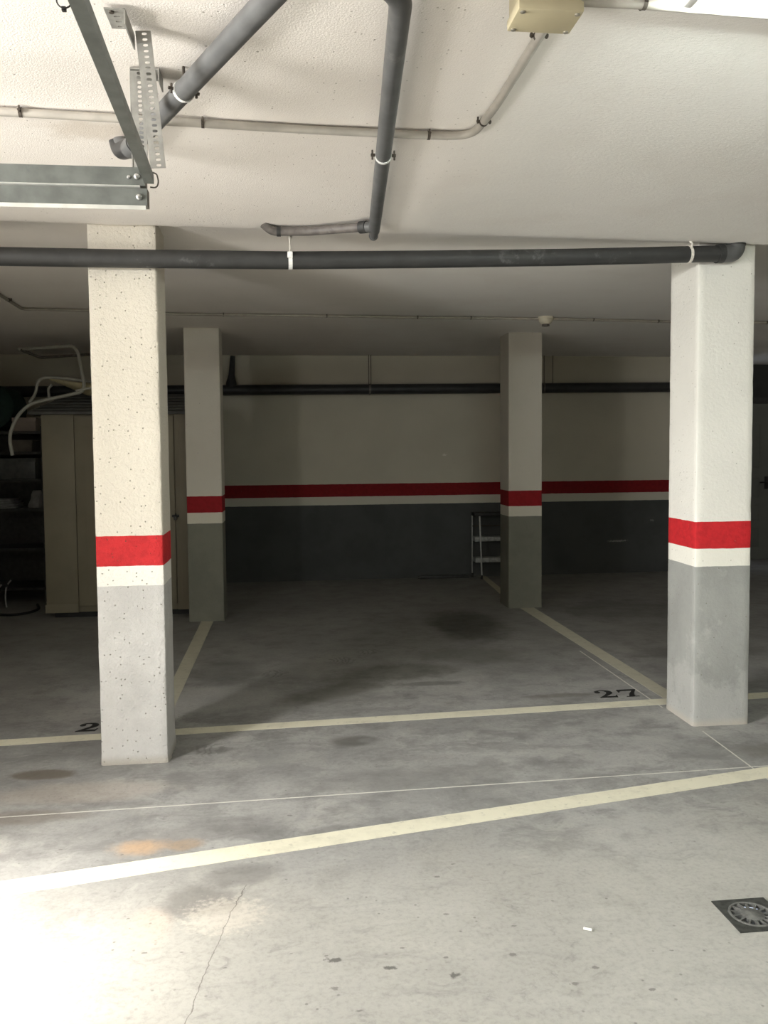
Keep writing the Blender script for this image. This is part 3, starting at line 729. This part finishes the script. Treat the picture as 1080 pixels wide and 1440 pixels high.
# ------------------------------------------------------------------ step stool and bar by the back wall
st = thing('step_stool', (2.24, 9.17, 0), 'folding step stool with black top and two pale treads behind the far right pillar', 'step stool')
X0, X1 = 2.03, 2.42
bm = NB(); box(bm, X0 - .005, X1 + .005, 9.10, 9.27, .695, .735, .008); link('top_step', bm, 'black', st)
for z, y in ((.415, 9.10), (.185, 9.07)):
    bm = NB(); box(bm, X0 + .005, X1 - .005, y + .02, y + .16, z, z + .05, .006)
    link('tread', bm, 'tread', st)
for X in (2.083, X1 - .055):
    s = .02 if X < 2.2 else -.02
    bm = NB(); tube(bm, [(X, 9.10, .70), (X + s, 9.085, .03)], .0095, 12); lg = link('front_leg', bm, 'alu', st)
    b = NB(); tube(b, [(X + s, 9.085, .045), (X + s, 9.085, .0)], .0125, 12); link('foot', b, 'black', lg)
for X in (X0, X1):
    bm = NB(); tube(bm, [(X, 9.24, .70), (X + (.006 if X < 2.2 else -.006), 9.27, .03)], .009, 12); lg = link('rear_leg', bm, 'alu', st)
    b = NB(); tube(b, [(X + (.006 if X < 2.2 else -.006), 9.27, .045), (X + (.006 if X < 2.2 else -.006), 9.27, 0)], .012, 12); link('foot', b, 'black', lg)
bm = NB(); tube(bm, [(X0, 9.24, .58), (X1, 9.24, .58)], .007, 10); link('crossbar', bm, 'steel_dark', st)
bm = NB(); box(bm, 1.43, 1.99, 9.20, 9.25, .0, .036, .006)
lathe(bm, [(.012, -.02), (.016, -.01), (.016, .015), (.012, .02)], (1.425, 9.225, .018), 14, 'X')
single('loose_bar', bm, 'shelf', 'dark bar lying on the floor against the back wall left of the step stool', 'bar')

# ------------------------------------------------------------------ beige resin cabinet
CX0, CX1, CY0, CY1 = -2.118, -.745, 7.56, 8.15
cab = thing('storage_cabinet', ((CX0 + CX1) / 2, 7.85, 0), 'tall beige storage cabinet with a grey roof behind the left pillars', 'cabinet')
bm = NB(); box(bm, CX0 + .06, CX1 - .03, CY0 + .03, CY1 - .03, 0, .045); link('plinth', bm, 'black', cab, False)
XA, XB = -1.845, -1.000
bm = NB(); box(bm, CX0, CX1, CY0 + .02, CY1, .045, 1.772, .004)
box(bm, CX0, XA - .003, CY0, CY0 + .022, .045, 1.772, .004); box(bm, XB + .003, CX1, CY0, CY0 + .022, .045, 1.772, .004)
box(bm, CX0 - .012, XA - .003, CY0 - .004, CY0 + .02, .045, .12, .004)
link('body', bm, 'cabinet', cab)
bm = NB(); box(bm, XA + .003, XB - .003, CY0 - .006, CY0 + .019, .10, 1.76, .006); dd = link('door', bm, 'cabinet', cab)
bm = NB(); box(bm, XA + .09, XB - .07, CY0 - .010, CY0 - .003, .20, 1.66, .003); link('door_panel', bm, 'cabinet', dd)
bm = NB(); box(bm, XB + .045, CX1 - .03, CY0 - .006, CY0 + .003, .13, 1.70, .003); link('side_panel', bm, 'cabinet', cab)
bm = NB(); box(bm, XB - .03, XB + .03, CY0 - .016, CY0 - .004, .868, .890, .002); tube(bm, [(XB, CY0 - .016, .885), (XB + .004, CY0 - .024, .90), (XB, CY0 - .03, .875)], .005, 8)
box(bm, XB - .014, XB + .014, CY0 - .034, CY0 - .014, .845, .878, .003); link('latch', bm, 'black', cab)
bm = NB()   # hipped roof with ribs
e = .045; zb = 1.774; zr = 1.965
q = [(CX0 - e - .05, CY0 - e), (CX1 + e, CY0 - e), (CX1 + e, CY1 + e), (CX0 - e - .05, CY1 + e)]
lo = [bm.verts.new((*p, zb)) for p in q]; md = [bm.verts.new((*p, zb + .02)) for p in q]
tp = [bm.verts.new(p) for p in ((CX0 + .16, CY0 + .30, zr), (CX1 - .18, CY0 + .30, zr), (CX1 - .18, CY1 - .26, zr), (CX0 + .16, CY1 - .26, zr))]
for A_, B_ in ((lo, md), (md, tp)):
    for i in range(4): bm.faces.new((A_[i], A_[(i + 1) % 4], B_[(i + 1) % 4], B_[i]))
bm.faces.new(lo[::-1]); bm.faces.new(tp)
rf = link('roof', bm, 'cab_lid', cab, False)
for k in range(5):
    f = .12 + k * .17
    bm = NB(); tube(bm, [(CX0 - e - .05 + (.26) * f, CY0 - e + .345 * f, zb + .022 + .171 * f), (CX1 + e - .225 * f, CY0 - e + .345 * f, zb + .022 + .171 * f)], .006, 8); link('rib', bm, 'cab_lid', rf)

# folded garden chair lying on the cabinet roof
gc = thing('folded_garden_chair', (-1.9, 7.5, 1.78), 'folded white tube garden chair with a cream sling lying on top of the cabinet', 'chair')
bm = NB(); tube(bm, fillet([(-2.30, 7.62, 2.335), (-1.82, 7.48, 2.352), (-1.765, 7.44, 2.30), (-1.715, 7.42, 2.01), (-1.73, 7.40, 1.955), (-2.145, 7.34, 1.855), (-2.24, 7.30, 1.745), (-2.300, 7.28, 1.58), (-2.275, 7.28, 1.425)], .09, 7), .0145, 12)
link('tube_frame', bm, 'tube_white', gc)
bm = NB(); tube(bm, fillet([(-2.17, 7.42, 1.865), (-2.125, 7.46, 1.945), (-2.115, 7.48, 2.05), (-2.07, 7.5, 2.085), (-1.95, 7.52, 2.085), (-1.60, 7.56, 2.04)], .05, 6), .013, 12); link('tube_frame', bm, 'tube_white', gc)
bm = NB(); tube(bm, fillet([(-2.28, 7.60, 2.33), (-2.135, 7.66, 2.27), (-1.72, 7.68, 2.30)], .02, 5), .012, 12); link('tube_frame', bm, 'steel_dark', gc)
bm = NB(); tube(bm, fillet([(-2.055, 7.60, 1.92), (-2.055, 7.58, 2.0), (-2.02, 7.58, 2.03)], .03, 5), .012, 12); link('tube_frame', bm, 'tube_white', gc)
bm = NB(); tube(bm, [(-1.78, 7.40, 1.965), (-1.68, 7.40, 1.985), (-1.5, 7.42, 2.0)], .010, 12); link('tube_frame', bm, 'tube_white', gc)
bm = NB(); rows = []
for i in range(25):
    u = i / 24; row = []
    for j in range(9):
        v = j / 8
        X = -2.02 + u * .62; sag = .10 * min(1, u * 2.2) * (1 - (2 * v - 1) ** 2)
        row.append(bm.verts.new((X, 7.50 + v * .24, 2.07 - .03 * u - sag - .05 * (1 - v) * u)))
    rows.append(row)
for a_, b_ in zip(rows, rows[1:]):
    for j in range(8): bm.faces.new((a_[j], a_[j + 1], b_[j + 1], b_[j]))
solid(link('sling', bm, 'canvas', gc), .012)

# ------------------------------------------------------------------ dark shelving at the far left and what it holds
SX0, SX1, SY0, SY1 = -3.42, -2.33, 8.40, 8.85
sh = thing('shelving_unit', ((SX0 + SX1) / 2, 8.62, 0), 'dark storage shelves in the gloom at the left edge, beside the beige cabinet', 'shelves')
for X in (SX0, SX1 - .035):
    for Y in (SY0, SY1 - .035):
        bm = NB(); box(bm, X, X + .035, Y, Y + .035, 0, 1.70); link('post', bm, 'shelf', sh, False)
for z in (.12, .50, .885, 1.165, 1.43, 1.625):
    bm = NB(); box(bm, SX0, SX1, SY0, SY1, z, z + .025); link('shelf_board', bm, 'shelf', sh, False)
bm = NB(); box(bm, SX0, SX1, SY1 + .001, SY1 + .015, .05, 1.70); link('gloom_panel', bm, 'shelf', sh, False)  # dark sheet added to deepen the gloom behind the shelves
def carton(x0, x1, y0, y1, z0, z1, mat, label, cat='box', name='carton'):
    t_ = thing(name, ((x0 + x1) / 2, (y0 + y1) / 2, z0), label, cat)
    b = NB(); box(b, x0, x1, y0, y1, z0, z1, .006); link('body', b, mat, t_)
    b = NB(); d = .006
    prism(b, [(x0 - d, y0 - d), (x1 + d, y0 - d), (x1 + d, y1 + d), (x0 - d, y1 + d)], z1 - .03, z1 + .006); link('lid', b, mat, t_, False)
    return t_
carton(-2.62, -2.41, 8.42, 8.72, 1.651, 1.775, 'carton', 'pale pinkish carton on the top shelf below the green roll')
carton(-2.64, -2.45, 8.42, 8.74, 1.456, 1.560, 'carton_dark', 'dim brown carton on the shelf under the pale carton')
carton(-3.05, -2.43, 8.43, 8.80, 1.191, 1.385, 'bin', 'smoky plastic storage bin on the middle shelf', 'bin', 'storage_bin')
bm = NB()
for i in range(4): box(bm, -2.99 + .01 * i, -2.62 - .02 * i, 8.44 + .01 * i, 8.75, .911 + i * .022, .930 + i * .022, .005)
single('folded_cloth', bm, 'cloth', 'flat pile of folded grey cloths on the shelf under the smoky bin', 'cloth')
bm = NB(); rings = []
for j in range(9):
    z = j / 8; r = .075 * (1 - .45 * z) ; ring = []
    for k in range(14):
        an = 2 * PI * k / 14; rr = r * (1 + .22 * noise.noise(Vector((math.cos(an) * 1.5, math.sin(an) * 1.5, z * 3))))
        ring.append(bm.verts.new((-2.475 + .015 * z + rr * math.cos(an) * .95, 8.575 + rr * math.sin(an), .910 + z * .165)))
    rings.append(ring)
for a_, b_ in zip(rings, rings[1:]):
    for k in range(14): bm.faces.new((a_[k], a_[(k + 1) % 14], b_[(k + 1) % 14], b_[k]))
bm.faces.new(rings[0][::-1]); bm.faces.new(rings[-1])
single('plastic_bag', bm, 'cloth', 'crumpled pale bag standing at the shelf end next to the cabinet', 'bag')
rl = thing('foam_roll', (-2.83, 8.62, 1.65), 'dark green foam roll with a pale end on the shelves at the left edge', 'roll')
bm = NB(); tube(bm, [(-2.82, 8.42, 1.885), (-2.82, 8.84, 1.885)], .215, 32); link('outer_layer', bm, 'green', rl)
bm = NB(); tube(bm, [(-2.845, 8.405, 1.86), (-2.845, 8.6, 1.86)], .105, 28); link('core', bm, 'foam', rl)

# low folding stool and a black hose at the foot of the shelves
ls = thing('low_stool', (-2.85, 8.0, 0), 'low metal frame stool on the floor at the left edge before the shelves', 'stool')
bm = NB(); box(bm, -3.12, -2.615, 7.84, 8.14, .205, .228, .006); link('seat', bm, 'shelf', ls)
for Y in (7.86, 8.12):
    bm = NB(); tube(bm, fillet([(-2.585, Y - .01, .262), (-2.63, Y, .215), (-2.645, Y, .10), (-2.635, Y, .008)], .04, 4), .007, 10); link('leg', bm, 'alu', ls)
    bm = NB(); tube(bm, fillet([(-3.10, Y, .215), (-3.09, Y, .10), (-3.10, Y, .008)], .04, 4), .007, 10); link('leg', bm, 'alu', ls)
bm = NB(); tube(bm, [(-3.12, 7.845, .214), (-2.62, 7.845, .214)], .009, 10); link('front_rail', bm, 'alu', ls)
bm = NB(); tube(bm, fillet([(-2.60, 7.75, .012), (-2.45, 7.70, .012), (-2.33, 7.80, .012), (-2.30, 7.98, .012), (-2.38, 8.2, .012)], .12, 6), .012, 10)
single('black_hose', bm, 'black', 'black hose curled on the floor at the left corner of the cabinet', 'hose')

# ------------------------------------------------------------------ panelled door in the dark recess at the far right
d1 = bpy.data.objects.new('door_1', None); COL.objects.link(d1); d1.location = (5.7, YR - .03, 0); d1['kind'] = 'structure'
bm = NB(); box(bm, 5.27, 6.09, YR - .05, YR - .006, .005, 1.98, .003); lf = link('door_leaf', bm, 'door', d1, False)
for z0, z1 in ((.16, .40), (.50, .70), (.80, 1.04), (1.17, 1.72)):
    bm = NB(); box(bm, 5.36, 5.93, YR - .064, YR - .048, z0, z1, .008); link('raised_panel', bm, 'door', lf)
bm = NB(); tube(bm, fillet([(6.03, YR - .05, .99), (6.03, YR - .10, .99), (5.92, YR - .10, .985)], .015, 4), .009, 10); box(bm, 6.005, 6.055, YR - .056, YR - .048, .90, 1.06, .003); link('door_handle', bm, 'black', lf)
bm = NB()
box(bm, 5.19, 5.265, YR - .04, YR - .002, 0, 2.05); box(bm, 6.095, 6.17, YR - .04, YR - .002, 0, 2.05); box(bm, 5.19, 6.17, YR - .04, YR - .002, 1.985, 2.06); link('door_frame', bm, 'shelf', d1, False)

# ------------------------------------------------------------------ light
def area(name, loc, rot, sx, sy, power, col, spread=180):
    l = bpy.data.lights.new(name, 'AREA'); l.shape = 'RECTANGLE'; l.size = sx; l.size_y = sy; l.energy = power; l.color = col; l.spread = math.radians(spread)
    o = bpy.data.objects.new(name, l); COL.objects.link(o); o.location = loc; o.rotation_euler = rot; return o
# daylight through the open garage door on the left, plus an added ceiling fill
for nm, loc, d, sx, sy, pw, c in (
        ('door_daylight', (DX - .1, 1.72, 2.10), (.8, .6, -.25), .55, .38, 42, (1, .975, .93)),
        ('ceiling_fill', (DX - .85, .4, .05), (.6, -.1, .80), 1.6, 1.2, 132, (1, .97, .92)),  # unseen upward area light added to brighten the ceiling
        ('sky_outside', (DX - 2.0, .2, 2.2), (.8, .6, -.25), 1.2, 1.0, 215, (1, .99, .965))):
    q = area(nm, loc, (0, 0, 0), sx, sy, pw, c)
    q.rotation_euler = Vector(d).to_track_quat('-Z', 'Z').to_euler()
# low sun slipping in under the raised door
sp = bpy.data.lights.new('sunbeam', 'SPOT'); sp.energy = 700; sp.color = (1, .93, .82); sp.spot_size = math.radians(43); sp.spot_blend = .7; sp.shadow_soft_size = .15
so = bpy.data.objects.new('sunbeam', sp); COL.objects.link(so); so.location = (-2.85, 1.15, 2.15)
so.rotation_euler = (Vector((-1.56, 2.05, 0)) - so.location).to_track_quat('-Z', 'Y').to_euler()

w = bpy.data.worlds.new('sky'); SC.world = w; w.use_nodes = True
w.node_tree.nodes['Background'].inputs[0].default_value = (.75, .85, 1, 1); w.node_tree.nodes['Background'].inputs[1].default_value = .6

# ------------------------------------------------------------------ camera
cd_ = bpy.data.cameras.new('camera'); cam = bpy.data.objects.new('camera', cd_); COL.objects.link(cam)
R = Vector((.99366677, -.1120377, -.00859667)); U = Vector((.01483712, .05498534, .99837692)); F = Vector((.11138316, .99218152, -.05629942))
cam.matrix_world = Matrix(((R.x, U.x, -F.x, 0), (R.y, U.y, -F.y, 0), (R.z, U.z, -F.z, 1.456), (0, 0, 0, 1)))
cd_.sensor_fit = 'VERTICAL'; cd_.sensor_height = 36; cd_.sensor_width = 27; cd_.lens = 1184.152 / 1440 * 36; cd_.shift_y = (697.385 - 720) / 1440
cd_.clip_start = .02
SC.camera = cam
vs = SC.view_settings; SC.display_settings.display_device = 'sRGB'
vs.view_transform = 'Standard'; vs.look = 'None'; vs.gamma = 1; vs.use_curve_mapping = False; vs.exposure = .77
SC.cycles.max_bounces = 8; SC.cycles.diffuse_bounces = 6
SC.cycles.use_denoising = True
